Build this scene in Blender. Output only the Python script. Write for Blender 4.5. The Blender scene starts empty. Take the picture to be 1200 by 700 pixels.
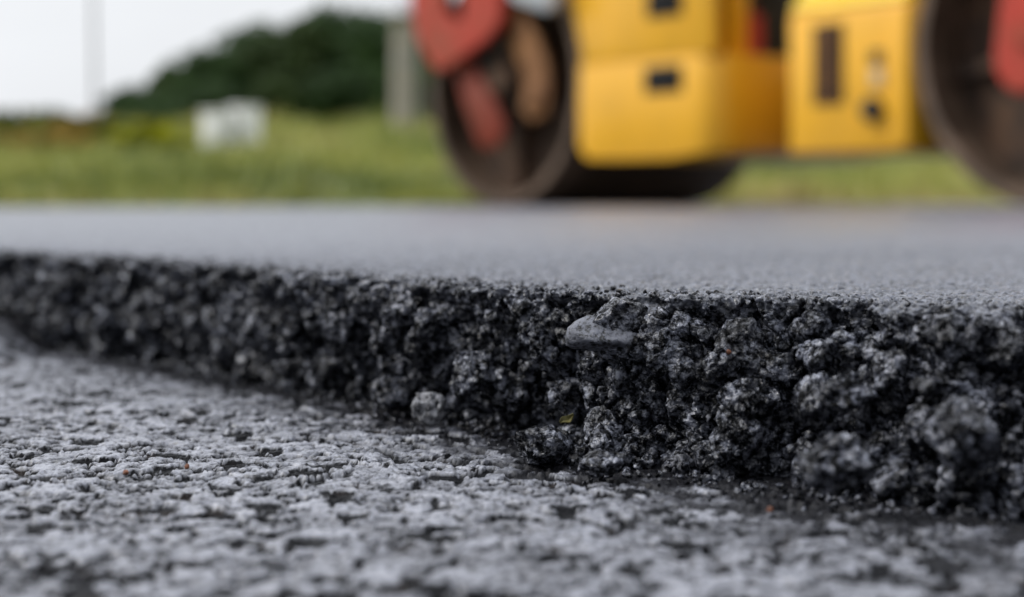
import bpy, bmesh, math, random
import numpy as np
from mathutils import Vector, Matrix, Euler
C = bpy.context.scene.collection
R = np.random.default_rng(7); random.seed(7)
PI = math.pi
H_NEW = 0.043           # thickness of the fresh layer (m); the old surface is z = 0

# ------------------------------------------------------------------ numpy noise
def _h(ix, iy, iz, seed):
    with np.errstate(over='ignore'):
        h = (ix.astype(np.int64)*374761393 + iy.astype(np.int64)*668265263 + iz.astype(np.int64)*2147483647 + seed*1274126177) & 0xFFFFFFFF
        h = ((h ^ (h >> 13))*1274126177) & 0xFFFFFFFF
        h = ((h ^ (h >> 16))*2246822519) & 0xFFFFFFFF
        h = h ^ (h >> 15)
    return h
def rnd(ix, iy, iz, seed): return _h(ix, iy, iz, seed).astype(np.float64)/4294967296.0
def vnoise(x, y, z=None, seed=0):
    """smooth value noise, -1..1"""
    if z is None: z = np.zeros_like(x)+.5
    ix, iy, iz = np.floor(x), np.floor(y), np.floor(z)
    fx, fy, fz = x-ix, y-iy, z-iz
    ix, iy, iz = ix.astype(np.int64), iy.astype(np.int64), iz.astype(np.int64)
    sx, sy, sz = (f*f*f*(f*(f*6-15)+10) for f in (fx, fy, fz))
    def g(a, b, c):
        h = _h(ix+a, iy+b, iz+c, seed)
        gx = (h & 255)/127.5-1; gy = ((h >> 8) & 255)/127.5-1; gz = ((h >> 16) & 255)/127.5-1
        return gx*(fx-a)+gy*(fy-b)+gz*(fz-c)
    def lx(b, c):
        p, q = g(0, b, c), g(1, b, c); return p+(q-p)*sx
    a, b = lx(0, 0), lx(1, 0); c, d = lx(0, 1), lx(1, 1)
    e = a+(b-a)*sy; f = c+(d-c)*sy
    return (e+(f-e)*sz)*1.4
def fbm(x, y, z=None, o=3, seed=0):
    t = 0; a = 1
    for k in range(o):
        t = t+a*vnoise(x, y, z, seed+k*17); x = x*2.03; y = y*2.03
        if z is not None: z = z*2.03
        a *= .5
    return t
def worley2(x, y, seed=0):
    ix, iy = np.floor(x).astype(np.int64), np.floor(y).astype(np.int64)
    f1 = np.full(x.shape, 9.); f2 = np.full(x.shape, 9.); cid = np.zeros(x.shape)
    z0 = np.zeros_like(ix)
    for a in (-1, 0, 1):
        for b in (-1, 0, 1):
            cx, cy = ix+a, iy+b
            d = np.hypot(cx+rnd(cx, cy, z0, seed)-x, cy+rnd(cx, cy, z0, seed+1)-y)
            c = rnd(cx, cy, z0, seed+2)
            m = d < f1
            f2 = np.where(m, f1, np.minimum(f2, d)); cid = np.where(m, c, cid); f1 = np.where(m, d, f1)
    return f1, f2, cid
def worley3(x, y, z, seed=0):
    ix, iy, iz = (np.floor(v).astype(np.int64) for v in (x, y, z))
    f1 = np.full(x.shape, 9.); f2 = np.full(x.shape, 9.); cid = np.zeros(x.shape)
    for a in (-1, 0, 1):
        for b in (-1, 0, 1):
            for c_ in (-1, 0, 1):
                cx, cy, cz = ix+a, iy+b, iz+c_
                h = _h(cx, cy, cz, seed)
                d = np.sqrt((cx+(h & 1023)/1023.-x)**2+(cy+((h >> 10) & 1023)/1023.-y)**2+(cz+((h >> 20) & 1023)/1023.-z)**2)
                m = d < f1
                f2 = np.where(m, f1, np.minimum(f2, d)); cid = np.where(m, (h & 4095)/4095., cid); f1 = np.where(m, d, f1)
    return f1, f2, cid
def sstep(a, b, x):
    t = np.clip((x-a)/(b-a), 0, 1); return t*t*(3-2*t)

# ------------------------------------------------------------------ mesh helpers
def mesh_np(name, V, F, mat, smooth=True, parent=None, attr=None):
    me = bpy.data.meshes.new(name)
    V = np.asarray(V, np.float32); F = np.asarray(F, np.int32); k = F.shape[1]
    me.vertices.add(len(V)); me.vertices.foreach_set('co', V.ravel())
    me.loops.add(F.size); me.loops.foreach_set('vertex_index', F.ravel())
    me.polygons.add(len(F)); me.polygons.foreach_set('loop_start', np.arange(0, F.size, k, dtype=np.int32))
    me.polygons.foreach_set('loop_total', np.full(len(F), k, np.int32))
    me.polygons.foreach_set('use_smooth', np.full(len(F), smooth))
    me.update(calc_edges=True)
    for nm, arr in (attr or {}).items():
        at = me.attributes.new(nm, 'FLOAT', 'POINT'); at.data.foreach_set('value', np.asarray(arr, np.float32))
    me.materials.append(mat)
    o = bpy.data.objects.new(name, me); C.objects.link(o); o.parent = parent
    return o
def grid_faces(nr, nc, keep=None):
    i = np.arange(nr-1)[:, None]*nc+np.arange(nc-1)[None]
    F = np.stack([i, i+1, i+nc+1, i+nc], -1).reshape(-1, 4)
    if keep is not None: F = F[keep.ravel()]
    return F
def compact(V, F, attrs):
    used = np.zeros(len(V), bool); used[F.ravel()] = True
    m = np.cumsum(used)-1
    return V[used], m[F], {k: v[used] for k, v in attrs.items()}
def tag(o, label=None, cat=None, group=None, kind=None):
    if label: o['label'] = label
    if cat: o['category'] = cat
    if group: o['group'] = group
    if kind: o['kind'] = kind
    return o
def empty(name, loc, rz=0):
    o = bpy.data.objects.new(name, None); C.objects.link(o); o.location = loc; o.rotation_euler.z = rz; o.empty_display_size = .1
    return o
class MB:
    """collects primitives into one mesh"""
    def __init__(s): s.b = bmesh.new()
    def box(s, x0, x1, y0, y1, z0, z1, bev=0., seg=2):
        b = bmesh.new()
        r = bmesh.ops.create_cube(b, size=1)
        bmesh.ops.scale(b, vec=(x1-x0, y1-y0, z1-z0), verts=b.verts)
        bmesh.ops.translate(b, vec=((x0+x1)/2, (y0+y1)/2, (z0+z1)/2), verts=b.verts)
        if bev: bmesh.ops.bevel(b, geom=b.edges[:], offset=bev, segments=seg, profile=.5, affect='EDGES')
        s._merge(b); return s
    def prism(s, pts, y0, y1, bev=0., seg=2, only=None):
        """polygon in the x-z plane, extruded along y"""
        b = bmesh.new()
        f = b.faces.new([b.verts.new((p[0], y0, p[1])) for p in pts])
        r = bmesh.ops.extrude_face_region(b, geom=[f])
        bmesh.ops.translate(b, vec=(0, y1-y0, 0), verts=[v for v in r['geom'] if isinstance(v, bmesh.types.BMVert)])
        bmesh.ops.recalc_face_normals(b, faces=b.faces)
        if bev:
            ed = b.edges[:] if only is None else [e for e in b.edges if only(e)]
            bmesh.ops.bevel(b, geom=ed, offset=bev, segments=seg, profile=.5, affect='EDGES')
        s._merge(b); return s
    def tube(s, pts, r, n=16, r2=None, caps=True):
        b = bmesh.new(); P = [Vector(p) for p in pts]; rings = []
        for i, p in enumerate(P):
            d = (P[min(i+1, len(P)-1)]-P[max(i-1, 0)]).normalized()
            a = d.orthogonal() if i == 0 else (a-d*a.dot(d)); a.normalize(); c = d.cross(a)
            rr = r+((r2 if r2 is not None else r)-r)*i/max(1, len(P)-1)
            rings.append([b.verts.new(p+(a*math.cos(2*PI*k/n)+c*math.sin(2*PI*k/n))*rr) for k in range(n)])
        for q, w in zip(rings, rings[1:]):
            for k in range(n): b.faces.new((q[k], q[(k+1) % n], w[(k+1) % n], w[k]))
        if caps: b.faces.new(rings[0][::-1]); b.faces.new(rings[-1])
        bmesh.ops.recalc_face_normals(b, faces=b.faces)
        s._merge(b); return s
    def lathe(s, prof, cx, cz, n=64, closed=True):
        """profile of (radius, y) turned about the y axis through (cx, cz)"""
        b = bmesh.new(); rings = []
        for rr, y in prof:
            rings.append([b.verts.new((cx+rr*math.cos(2*PI*k/n), y, cz+rr*math.sin(2*PI*k/n))) for k in range(n)])
        pr = list(zip(rings, rings[1:]))
        if closed: pr.append((rings[-1], rings[0]))
        for q, w in pr:
            for k in range(n): b.faces.new((q[k], q[(k+1) % n], w[(k+1) % n], w[k]))
        bmesh.ops.recalc_face_normals(b, faces=b.faces)
        s._merge(b); return s
    def _merge(s, b):
        me = bpy.data.meshes.new('tmp'); b.to_mesh(me); b.free(); s.b.from_mesh(me); bpy.data.meshes.remove(me)
    def build(s, name, mat, parent=None, smooth=True):
        me = bpy.data.meshes.new(name); s.b.to_mesh(me); s.b.free()
        me.materials.append(mat)
        if smooth:
            me.polygons.foreach_set('use_smooth', [True]*len(me.polygons)); me.set_sharp_from_angle(angle=math.radians(32))
        o = bpy.data.objects.new(name, me); C.objects.link(o); o.parent = parent
        return o

# ------------------------------------------------------------------ materials
class N:
    def __init__(s, name):
        s.m = bpy.data.materials.new(name); s.m.use_nodes = True; s.t = s.m.node_tree
        s.bsdf = s.t.nodes['Principled BSDF']; s.L = s.t.links.new
    def n(s, typ, **kw):
        o = s.t.nodes.new(typ)
        for k, v in kw.items():
            if k.startswith('_'): o.inputs[k[1:].replace('_', ' ')].default_value = v
            else: setattr(o, k, v)
        return o
    def coord(s): return s.n('ShaderNodeTexCoord').outputs['Object']
    def noise(s, scale, detail=4, rough=.55, vec=None, dist=0):
        o = s.n('ShaderNodeTexNoise'); o.inputs['Scale'].default_value = scale; o.inputs['Detail'].default_value = detail
        o.inputs['Roughness'].default_value = rough; o.inputs['Distortion'].default_value = dist
        s.L(vec if vec is not None else s.coord(), o.inputs['Vector']); return o.outputs['Fac']
    def ramp(s, fac, stops):
        o = s.n('ShaderNodeValToRGB'); e = o.color_ramp.elements
        while len(e) < len(stops): e.new(.5)
        for el, (p, c) in zip(e, stops):
            el.position = p; el.color = (*c, 1) if not isinstance(c, (int, float)) else (c, c, c, 1)
        s.L(fac, o.inputs['Fac']); return o.outputs['Color']
    def mix(s, fac, a, b):
        o = s.n('ShaderNodeMix', data_type='RGBA')
        for sock, v in ((o.inputs['Factor'], fac), (o.inputs['A'], a), (o.inputs['B'], b)):
            if isinstance(v, bpy.types.NodeSocket): s.L(v, sock)
            elif isinstance(v, (int, float)): sock.default_value = v
            else: sock.default_value = (*v, 1)
        return o.outputs['Result']
    def mr(s, v, a, b, c, d):
        o = s.n('ShaderNodeMapRange'); s.L(v, o.inputs['Value'])
        for k, q in zip(('From Min', 'From Max', 'To Min', 'To Max'), (a, b, c, d)): o.inputs[k].default_value = q
        return o.outputs['Result']
    def bump(s, h, dist, strength=1, prev=None):
        o = s.n('ShaderNodeBump'); o.inputs['Distance'].default_value = dist; o.inputs['Strength'].default_value = strength
        s.L(h, o.inputs['Height'])
        if prev is not None: s.L(prev, o.inputs['Normal'])
        return o.outputs['Normal']
    def set(s, **kw):
        for k, v in kw.items():
            i = s.bsdf.inputs[k.replace('_', ' ')]
            if isinstance(v, bpy.types.NodeSocket): s.L(v, i)
            elif isinstance(v, (int, float)): i.default_value = v
            else: i.default_value = (*v, 1)
        return s.m
def attr(s, name): return s.n('ShaderNodeAttribute', attribute_name=name).outputs['Fac']

def m_face(layer=False):          # bitumen coated broken face
    s = N('bitumen_face')
    fine = s.noise(430, 6, .72); sp = s.ramp(fine, [(.45, 0.), (.58, 1.)])
    big = s.ramp(s.noise(130, 4, .65), [(.44, 0.), (.60, 1.)])
    film = s.mix(sp, (.0010, .0011, .0015), (.028, .030, .039))  # lighter specks paint small highlights into the film colour
    speckled = s.mix(sp, (.005, .0055, .0072), (.20, .213, .265))  # brighter patches: glints and sheen of the sky painted into the colour
    col = s.mix(big, film, speckled)
    rg = s.mix(sp, (.22,)*3, (.30,)*3)
    vo = s.n('ShaderNodeTexVoronoi', feature='F1', _Scale=620.); s.L(s.coord(), vo.inputs['Vector'])
    v2 = s.n('ShaderNodeTexVoronoi', feature='F1', _Scale=260.); s.L(s.coord(), v2.inputs['Vector'])
    n0 = s.bump(v2.outputs['Distance'], .0020, .9); n00 = s.bump(vo.outputs['Distance'], .0006, .8, n0)
    n1 = s.bump(s.noise(420, 4, .62), .0015, 1, n00)
    bnode = n1.node
    n2 = s.bump(fine, .0003, .8, n1)
    if layer:
        t = attr(s, 'fresh'); hgt = attr(s, 'wear')
        sp2 = s.noise(600, 3, .6)
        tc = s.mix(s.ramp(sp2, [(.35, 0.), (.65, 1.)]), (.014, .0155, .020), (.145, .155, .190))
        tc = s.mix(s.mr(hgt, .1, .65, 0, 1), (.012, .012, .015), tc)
        j = s.n('ShaderNodeMath', operation='ADD'); s.L(t, j.inputs[0]); s.L(s.mr(s.noise(420, 3), .3, .7, -.45, .45), j.inputs[1])
        k = s.mr(j.outputs[0], .35, .65, 0, 1)
        col = s.mix(k, col, tc); rg = s.mix(k, rg, (.32,)*3)
        s.L(s.mr(t, .2, .9, 1., .35), bnode.inputs['Strength'])
    spm = s.mix(big, s.mix(sp, (.07,)*3, (.7,)*3), s.mix(sp, (.10,)*3, (1.3,)*3))
    if layer: spm = s.mix(k, spm, (.7,)*3)
    return s.set(Base_Color=col, Roughness=rg, Specular_IOR_Level=spm, Normal=n2)
def m_stone(lo, hi, name, rough=.6, sc=1100, a=.42, b=.58):
    s = N(name)
    sp = s.ramp(s.noise(sc, 5, .72), [(a, 0.), (b, 1.)])
    n1 = s.bump(s.noise(900, 4, .7), .0007, 1)
    return s.set(Base_Color=s.mix(sp, lo, hi), Roughness=rough, Normal=n1)
def m_old():
    s = N('worn_asphalt')
    hgt = attr(s, 'wear'); tack = attr(s, 'tack')
    sp = s.noise(900, 4, .7); md = s.noise(120, 3)
    st = s.mix(s.ramp(sp, [(.38, 0.), (.58, 1.)]), (.018, .020, .025), (.23, .24, .285))
    st = s.mix(s.ramp(md, [(.4, 0.), (.7, 1.)]), st, s.mix(sp, (.06, .063, .076), (.48, .49, .55)))
    warm = s.ramp(s.noise(60, 2), [(.60, 0.), (.70, 1.)])
    pit = s.mix(warm, (.0025, .0027, .0036), (.014, .010, .008))
    col = s.mix(hgt, pit, st)
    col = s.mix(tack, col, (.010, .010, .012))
    n1 = s.bump(s.noise(500, 4, .65), .0006, .8)
    n2 = s.bump(s.noise(2200, 3, .6), .0002, 1, n1)
    return s.set(Base_Color=col, Roughness=s.mix(tack, s.mix(hgt, (.40,)*3, (.30,)*3), (.35,)*3), Specular_IOR_Level=s.mix(tack, s.mix(hgt, (.05,)*3, (1.2,)*3), (.12,)*3), Normal=n2)
def m_paint(name, col, rough=.35, dirt=(.10, .07, .04), amt=.25, coat=.3):
    s = N(name)
    d = s.ramp(s.noise(4, 6, .65), [(.50, 0.), (.74, 1.)])
    f = s.n('ShaderNodeMath', operation='MULTIPLY'); s.L(d, f.inputs[0]); f.inputs[1].default_value = amt
    base = s.mix(s.noise(1.3, 3), tuple(c*.92 for c in col), tuple(min(1, c*1.05) for c in col))
    m = s.set(Base_Color=s.mix(f.outputs[0], base, dirt), Roughness=s.mr(s.noise(9, 5), .3, .7, rough*.8, rough*1.3), Normal=s.bump(s.noise(30, 4), .0008, .5))
    s.bsdf.inputs['Coat Weight'].default_value = coat; s.bsdf.inputs['Coat Roughness'].default_value = .2
    return m
def m_steel(name, a, b, rough=.45, metal=.6, scale=7):
    s = N(name)
    f = s.ramp(s.noise(scale, 8, .68), [(.35, 0.), (.65, 1.)])
    return s.set(Base_Color=s.mix(f, a, b), Metallic=metal, Roughness=s.mr(f, 0, 1, rough, rough+.25), Normal=s.bump(s.noise(60, 5), .001, .6))
def m_leaf(name, a, b, rough=.55, scale=3):
    s = N(name)
    f = s.ramp(s.noise(scale, 3), [(.35, 0.), (.65, 1.)])
    i = s.n('ShaderNodeObjectInfo')
    c = s.mix(f, a, b); c = s.mix(s.mr(i.outputs['Random'], 0, 1, 0, .45), c, tuple(x*.6 for x in a))
    m = s.set(Base_Color=c, Roughness=rough, Specular_IOR_Level=.15)
    return m
M = dict(
    face=m_face(), layer=m_face(True), old=m_old(),
    stone_dark=m_face(), stone_grey=m_stone((.004, .0042, .0055), (.15, .155, .18), 'dusty_stone', .38),
    stone_flat=m_stone((.004, .0042, .005), (.13, .137, .165), 'flat_stone', .42, 520, .42, .52),
    stone_pale=m_stone((.03, .031, .036), (.26, .265, .285), 'pale_stone', .5, 600, .42, .56),
    stone_mid=m_stone((.003, .0032, .004), (.075, .078, .092), 'coated_stone', .36),
    rust=m_stone((.10, .035, .018), (.26, .10, .05), 'rusty_grain'),
    yellow=m_paint('yellow_paint', (.90, .46, .022), amt=.22, coat=.12), yellow_lit=m_paint('lit_yellow_paint', (.86, .56, .006), amt=.1),  # second yellow is a lit copy, light from above put into its colour
    red=m_paint('red_paint', (.46, .040, .018), rough=.6, amt=.8, dirt=(.20, .075, .03), coat=0),
    orange=m_paint('faded_orange_paint', (.24, .032, .011), rough=.6, amt=.5, coat=0),
    black=m_paint('black_rubber', (.012, .012, .013), rough=.6, amt=.1, coat=0),
    dark=m_stone((.003, .003, .003), (.004, .004, .004), 'opening_shade', .9),  # near-black, the shade inside openings put into the colour
    drum=m_steel('drum_steel', (.055, .036, .024), (.21, .14, .095), .45, .2, 5),
    drum_in=m_steel('drum_inside', (.018, .011, .008), (.13, .070, .038), .6, .2, 9),
    rustmetal=m_steel('rusty_metal', (.14, .055, .02), (.36, .17, .06), .6, .15, 9),
    grey=m_paint('grey_paint', (.30, .31, .33), rough=.4, amt=.3), silver=m_paint('light_grey_paint', (.62, .64, .68), rough=.35, amt=.15),
    white=m_paint('white_paint', (.80, .80, .78), rough=.45, amt=.25, dirt=(.35, .33, .28), coat=0),
    platem=m_paint('plate_paint', (.60, .45, .25), rough=.4),
    conc=m_steel('concrete', (.24, .22, .18), (.42, .38, .32), .8, 0, 5),
    wood=m_steel('bark', (.05, .038, .028), (.12, .095, .07), .85, 0, 6),
    polewood=m_steel('weathered_pole', (.10, .10, .10), (.20, .19, .18), .85, 0, 6),
    lens=m_paint('frosted_lens', (.85, .82, .90), rough=.2, amt=.05),
    leafA=m_leaf('leaf_dark', (.028, .060, .016), (.066, .125, .030), scale=.8), leafB=m_leaf('leaf_mid', (.040, .072, .018), (.090, .135, .034), scale=.8),
    flower=m_leaf('flowers', (.26, .28, .015), (.62, .60, .02)),
    scrap=m_leaf('leaf_scrap', (.06, .055, .02), (.12, .105, .035), scale=400),
    weed=m_leaf('weed', (.10, .14, .02), (.30, .32, .03), scale=1.2), dry=m_leaf('dry_weed', (.30, .20, .05), (.60, .44, .12), scale=1.5),
)
def m_grass():
    s = N('grass_blades'); a = attr(s, 'tone')
    c = s.ramp(a, [(0., (.085, .115, .018)), (.4, (.20, .24, .036)), (.65, (.38, .38, .07)), (1., (.52, .40, .20))])
    return s.set(Base_Color=c, Roughness=.6)
def m_soil():
    s = N('verge_soil'); f = s.noise(1.2, 6, .65)
    c = s.ramp(f, [(.35, (.05, .09, .018)), (.5, (.10, .14, .03)), (.68, (.16, .13, .07))])
    return s.set(Base_Color=c, Roughness=.9, Normal=s.bump(s.noise(20, 5), .03, .8))
M['grass'] = m_grass(); M['soil'] = m_soil()

# ------------------------------------------------------------------ the broken edge: plan curves
UD = np.array([.62, -.785]); UD = UD/np.linalg.norm(UD)      # direction the lane runs (towards the right foreground)
VD = np.array([-UD[1], UD[0]])                               # across the lane, away from the camera
TP = [(-3.69, 5.2), (-1.81, 2.82), (-.62, 1.31), (-.2496, .832), (-.22, .80), (-.14, .703), (-.075, .598), (-.04, .5417), (0, .4906), (.023, .460), (.055, .4407), (.0845, .4228), (.1005, .4015), (.1190, .3975), (.21, .279), (.68, -.333), (1.9, -1.88), (5, -5.8)]
BP = [(-3.70, 5.18), (-1.83, 2.80), (-.645, 1.30), (-.258, .858), (-.223, .803), (-.193, .771), (-.140, .700), (-.0765, .612), (-.043, .570), (-.0212, .530), (-.006, .521), (.000, .516), (.0097, .484), (.022, .446), (.047, .421), (.064, .399), (.080, .386), (.106, .366), (.198, .258), (.65, -.35), (1.87, -1.9), (4.97, -5.82)]
def curve(P, sarr):
    P = np.array(P); t = P@UD; o = np.argsort(t)
    q = P@VD
    off = np.interp(sarr, t[o], q[o])
    return off
# s = coordinate along UD; focus at s of (.023,.46)
s0 = float(np.array([.023, .460])@UD)
def growing(a0, a1, lo, hi, d, g):
    mid = np.arange(a0, a1, d)
    out = []; x = a1; st = d
    while x < hi: out.append(x); st = d*(1+(x-a1)/g); x += st
    out.append(hi)
    neg = []; x = a0; 
    while x > lo: 
        st = d*(1+(a0-x)/g); x -= st; neg.append(x)
    return np.array(neg[::-1]+list(mid)+out)
S = growing(-.55, -.17, -7.2, 7.0, .00026, .045)
def smooth(a, x, w):
    # gaussian-ish smoothing on an irregular grid
    xs = np.arange(x[0], x[-1], .004); v = np.interp(xs, x, a); k = np.exp(-.5*(np.arange(-12, 13)*.004/w)**2); k /= k.sum()
    v = np.convolve(np.pad(v, 12, mode='edge'), k, 'valid'); return np.interp(x, xs, v)
TQ = smooth(curve(TP, S), S, .007); BQ = smooth(curve(BP, S), S, .0035)
TQ = TQ+.0022*fbm(S*70, S*0+3., seed=5)+.0014*fbm(S*260, S*0+7., seed=6)
BQ = BQ+.0040*fbm(S*55, S*0+13., seed=8)
BQ = np.minimum(BQ+.004, TQ+.012)
def face_disp(P, amt):
    """outward displacement of the broken face at points P (n,3)"""
    x, y, z = P[:, 0], P[:, 1], P[:, 2]
    wx = x+.0016*vnoise(x*160, y*160, z*160, 31); wy = y+.0016*vnoise(x*160, y*160, z*160, 32); wz = z+.0016*vnoise(x*160, y*160, z*160, 33)
    a = .0080*vnoise(x*36, y*36, z*40, 41)+.0030*vnoise(x*95, y*95, z*95, 46)
    e1, e2, ce = worley3(wx*52, wy*52, wz*60, 47)
    a = a+.0085*(sstep(0, .5, e2-e1)-.55)*(.5+.8*ce)
    f1, f2, c = worley3(wx*105, wy*105, wz*105, 42)
    a = a+.0052*(sstep(0, .42, f2-f1)-.6)*(.4+.9*c)+.0045*(c-.5)
    g1, g2, c2 = worley3(wx*210, wy*210, wz*210, 43)
    a = a+.0019*(sstep(0, .45, g2-g1)-.5)*(.4+.9*c2)
    h1, h2, c3 = worley3(x*520, y*520, z*520, 44)
    a = a+.0008*(sstep(0, .5, h2-h1)-.5)
    a = a+.0013*fbm(x*560, y*560, z*560, 3, 45)
    return a*amt
# deep crevice left of the near lump, as in the photo
def extra_disp(s, v):
    e = -.022*np.exp(-((s-(s0-.013)-.014*(v-.5))/.0042)**2)*sstep(.12, .4, v)*sstep(1.1, .8, v)
    e = e-.014*np.exp(-((s-(s0+.060))/.005)**2)*sstep(.45, .7, v)
    e = e+.006*np.exp(-((s-(s0+.018))/.016)**2)*np.exp(-((v-.35)/.3)**2)
    return e
def face_pt(s, v, TQ_=None, BQ_=None):
    tq = np.interp(s, S, TQ) if TQ_ is None else TQ_; bq = np.interp(s, S, BQ) if BQ_ is None else BQ_
    wdt = tq-bq
    q = tq-wdt*(np.clip(v, 0, 2)**1.25)
    z = H_NEW*(1-v)-.0007*np.exp(-np.abs(v)/.06)
    return np.stack([s*UD[0]+q*VD[0], s*UD[1]+q*VD[1], z], -1)

# old-surface height and wear
def old_height(x, y):
    wx = x+.0018*vnoise(x*210, y*210, None, 61)+.0006*vnoise(x*700, y*700, None, 68); wy = y+.0018*vnoise(x*210, y*210, None, 62)+.0006*vnoise(x*700, y*700, None, 69)
    f1, f2, c = worley2(wx*95, wy*95, 63)
    g1, g2, c2 = worley2(wx*270, wy*270, 64)
    big = vnoise(x*26, y*26, None, 66)
    n = fbm(wx*230, wy*230, None, 5, 65)+.35*vnoise(x*50, y*50, None, 70)
    pit = sstep(.0, -.34, n)                                     # 0 plateau .. 1 pit
    crack = sstep(.14, .0, f2-f1)*sstep(-.1, .3, vnoise(x*150, y*150, None, 73))
    chip = sstep(.20, .02, g2-g1)*sstep(.0, .4, vnoise(x*230, y*230, None, 74))
    lost = sstep(.86, .93, c)*sstep(.1, .25, f2-f1)
    d = np.clip(pit+.8*crack+.5*chip+.8*lost, 0, 1.25)
    f = fbm(x*700, y*700, None, 3, 75)
    h = -.0012*d+.0014*(c-.5)*(1-crack)+.0008*(c2-.5)*(1-chip)+.00030*f+.0009*big
    wear = np.clip(sstep(.55, .05, d+.16*f)*(.85+.7*(c-.5)+.4*(c2-.5))-.25*sstep(.25, .6, f)-.6*sstep(.28, .6, fbm(x*320, y*260, None, 3, 76)), 0, 1)
    return h-.0005, wear

# ------------------------------------------------------------------ new layer (top + broken face in one sheet)
rows_top = [0.]; d = .00055
while rows_top[-1] < 30:
    rows_top.append(rows_top[-1]+d*(1+max(0, rows_top[-1]-.03)/.035))
D = np.array(rows_top[::-1])[:-1]                               # far -> near, inland distance
Vv = np.linspace(0, 1.12, 215)
nc = len(S); nt = len(D); nr = nt+len(Vv)
q = TQ[None]+D[:, None]
X = S[None]*UD[0]+q*VD[0]; Y = S[None]*UD[1]+q*VD[1]
x, y = X.ravel(), Y.ravel()
wx = x+.0016*vnoise(x*150, y*150, None, 21); wy = y+.0016*vnoise(x*150, y*150, None, 22)
f1, f2, c = worley2(wx*110, wy*110, 23); g1, g2, c2 = worley2(wx*300, wy*300, 24)
pl = sstep(.02, .22, f2-f1)*sstep(.12, .2, c); pl2 = sstep(.03, .3, g2-g1)*sstep(.22, .34, c2)
hh = .0007*pl*(.7+.4*c)+.00065*pl2+.0003*fbm(x*600, y*600, None, 2, 25)+.0006*vnoise(x*22, y*22, None, 26)-.0012
near = np.exp(-D/.022)[:, None]*np.ones((1, nc))
hh = hh*(.9+1.7*near.ravel())-.0004*near.ravel()
wear_t = np.clip(.25+.5*pl*.9+.45*pl2-.1, 0, 1)
top = np.stack([x, y, H_NEW+hh], -1)
sg, vg = np.meshgrid(S, Vv); sg = sg.ravel(); vg = vg.ravel()
fp = face_pt(sg, vg, np.tile(TQ, len(Vv)), np.tile(BQ, len(Vv)))
amt = sstep(-.02, .10, vg)
dd = face_disp(fp, 1.)*(.25+.75*amt)+extra_disp(sg, vg)
on = np.array([-VD[0], -VD[1], .28]); on /= np.linalg.norm(on)
fpd = fp+on[None]*dd[:, None]
fpd[:, 2] = np.minimum(fpd[:, 2], H_NEW+.0012)
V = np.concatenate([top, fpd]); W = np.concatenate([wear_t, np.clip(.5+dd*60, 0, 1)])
F = grid_faces(nr, nc)
FR = np.concatenate([np.clip(1-.38*near.ravel()**2+.25*hh/.001*near.ravel(), 0, 1), np.clip(.66-vg/.12*.5, 0, 1)])
o = mesh_np('new_asphalt_layer', V, F, M['layer'], attr={'wear': W, 'fresh': FR})
tag(o, kind='structure')

# ------------------------------------------------------------------ old surface
gx = growing(-.17, .13, -9, 9, .00043, .03); gy = growing(.27, .56, -8, 14, .00062, .055)
GX, GY = np.meshgrid(gx, gy); x, y = GX.ravel(), GY.ravel()
h, wear = old_height(x, y)
s_ = x*UD[0]+y*UD[1]; q_ = x*VD[0]+y*VD[1]
dist = np.interp(s_, S, BQ)-q_                                   # metres in front of the foot of the face
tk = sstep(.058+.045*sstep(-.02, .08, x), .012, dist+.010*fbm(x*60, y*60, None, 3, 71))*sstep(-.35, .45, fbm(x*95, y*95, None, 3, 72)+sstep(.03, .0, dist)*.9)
rise = .0125*sstep(-.206, -.240, x)*sstep(.58, .70, y)
keep = (dist > -.03).reshape(GX.shape); kf = keep[:-1, :-1] | keep[1:, 1:]
V = np.stack([x, y, h+rise], -1); F = grid_faces(len(gy), len(gx), kf)
V, F, A = compact(V, F, {'wear': wear, 'tack': tk})
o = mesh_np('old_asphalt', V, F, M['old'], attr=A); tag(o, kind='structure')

# ------------------------------------------------------------------ aggregate: angular stones
def ico(sub):
    b = bmesh.new(); bmesh.ops.create_icosphere(b, subdivisions=sub, radius=1)
    v = np.array([p.co[:] for p in b.verts]); f = np.array([[q.index for q in p.verts] for p in b.faces]); b.free(); return v, f
ICO = {k: ico(k) for k in (1, 2, 3, 4)}
def rock(sub, npl=13, ax=True, cap=None):
    v, f = ICO[sub]
    n = R.normal(size=(npl, 3)); n /= np.linalg.norm(n, axis=1)[:, None]; dd = R.uniform(.62, .98, len(n))
    if ax: n = np.concatenate([n, np.eye(3), -np.eye(3)]); dd = np.concatenate([R.uniform(.55, 1., npl), R.uniform(.8, 1., 6)])
    if cap:       # one broad facet tilted up towards the camera, another below
        n = np.concatenate([n, [[.1, -.70, .70], [-.05, -.35, -.93]]]); n = n/np.linalg.norm(n, axis=1)[:, None]; dd = np.concatenate([np.clip(dd, .8, 1), [cap, .35]])
    k = v@n.T; r = np.where(k > .05, dd[None]/np.maximum(k, .05), 9).min(1)
    r = np.minimum(r, 1.15)
    return v*r[:, None], f
def rot_rand(n):
    q = R.normal(size=(n, 4)); q /= np.linalg.norm(q, axis=1)[:, None]; w, x, y, z = q.T
    return np.stack([1-2*(y*y+z*z), 2*(x*y-z*w), 2*(x*z+y*w), 2*(x*y+z*w), 1-2*(x*x+z*z), 2*(y*z-x*w), 2*(x*z-y*w), 2*(y*z+x*w), 1-2*(x*x+y*y)], -1).reshape(n, 3, 3)
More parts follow.
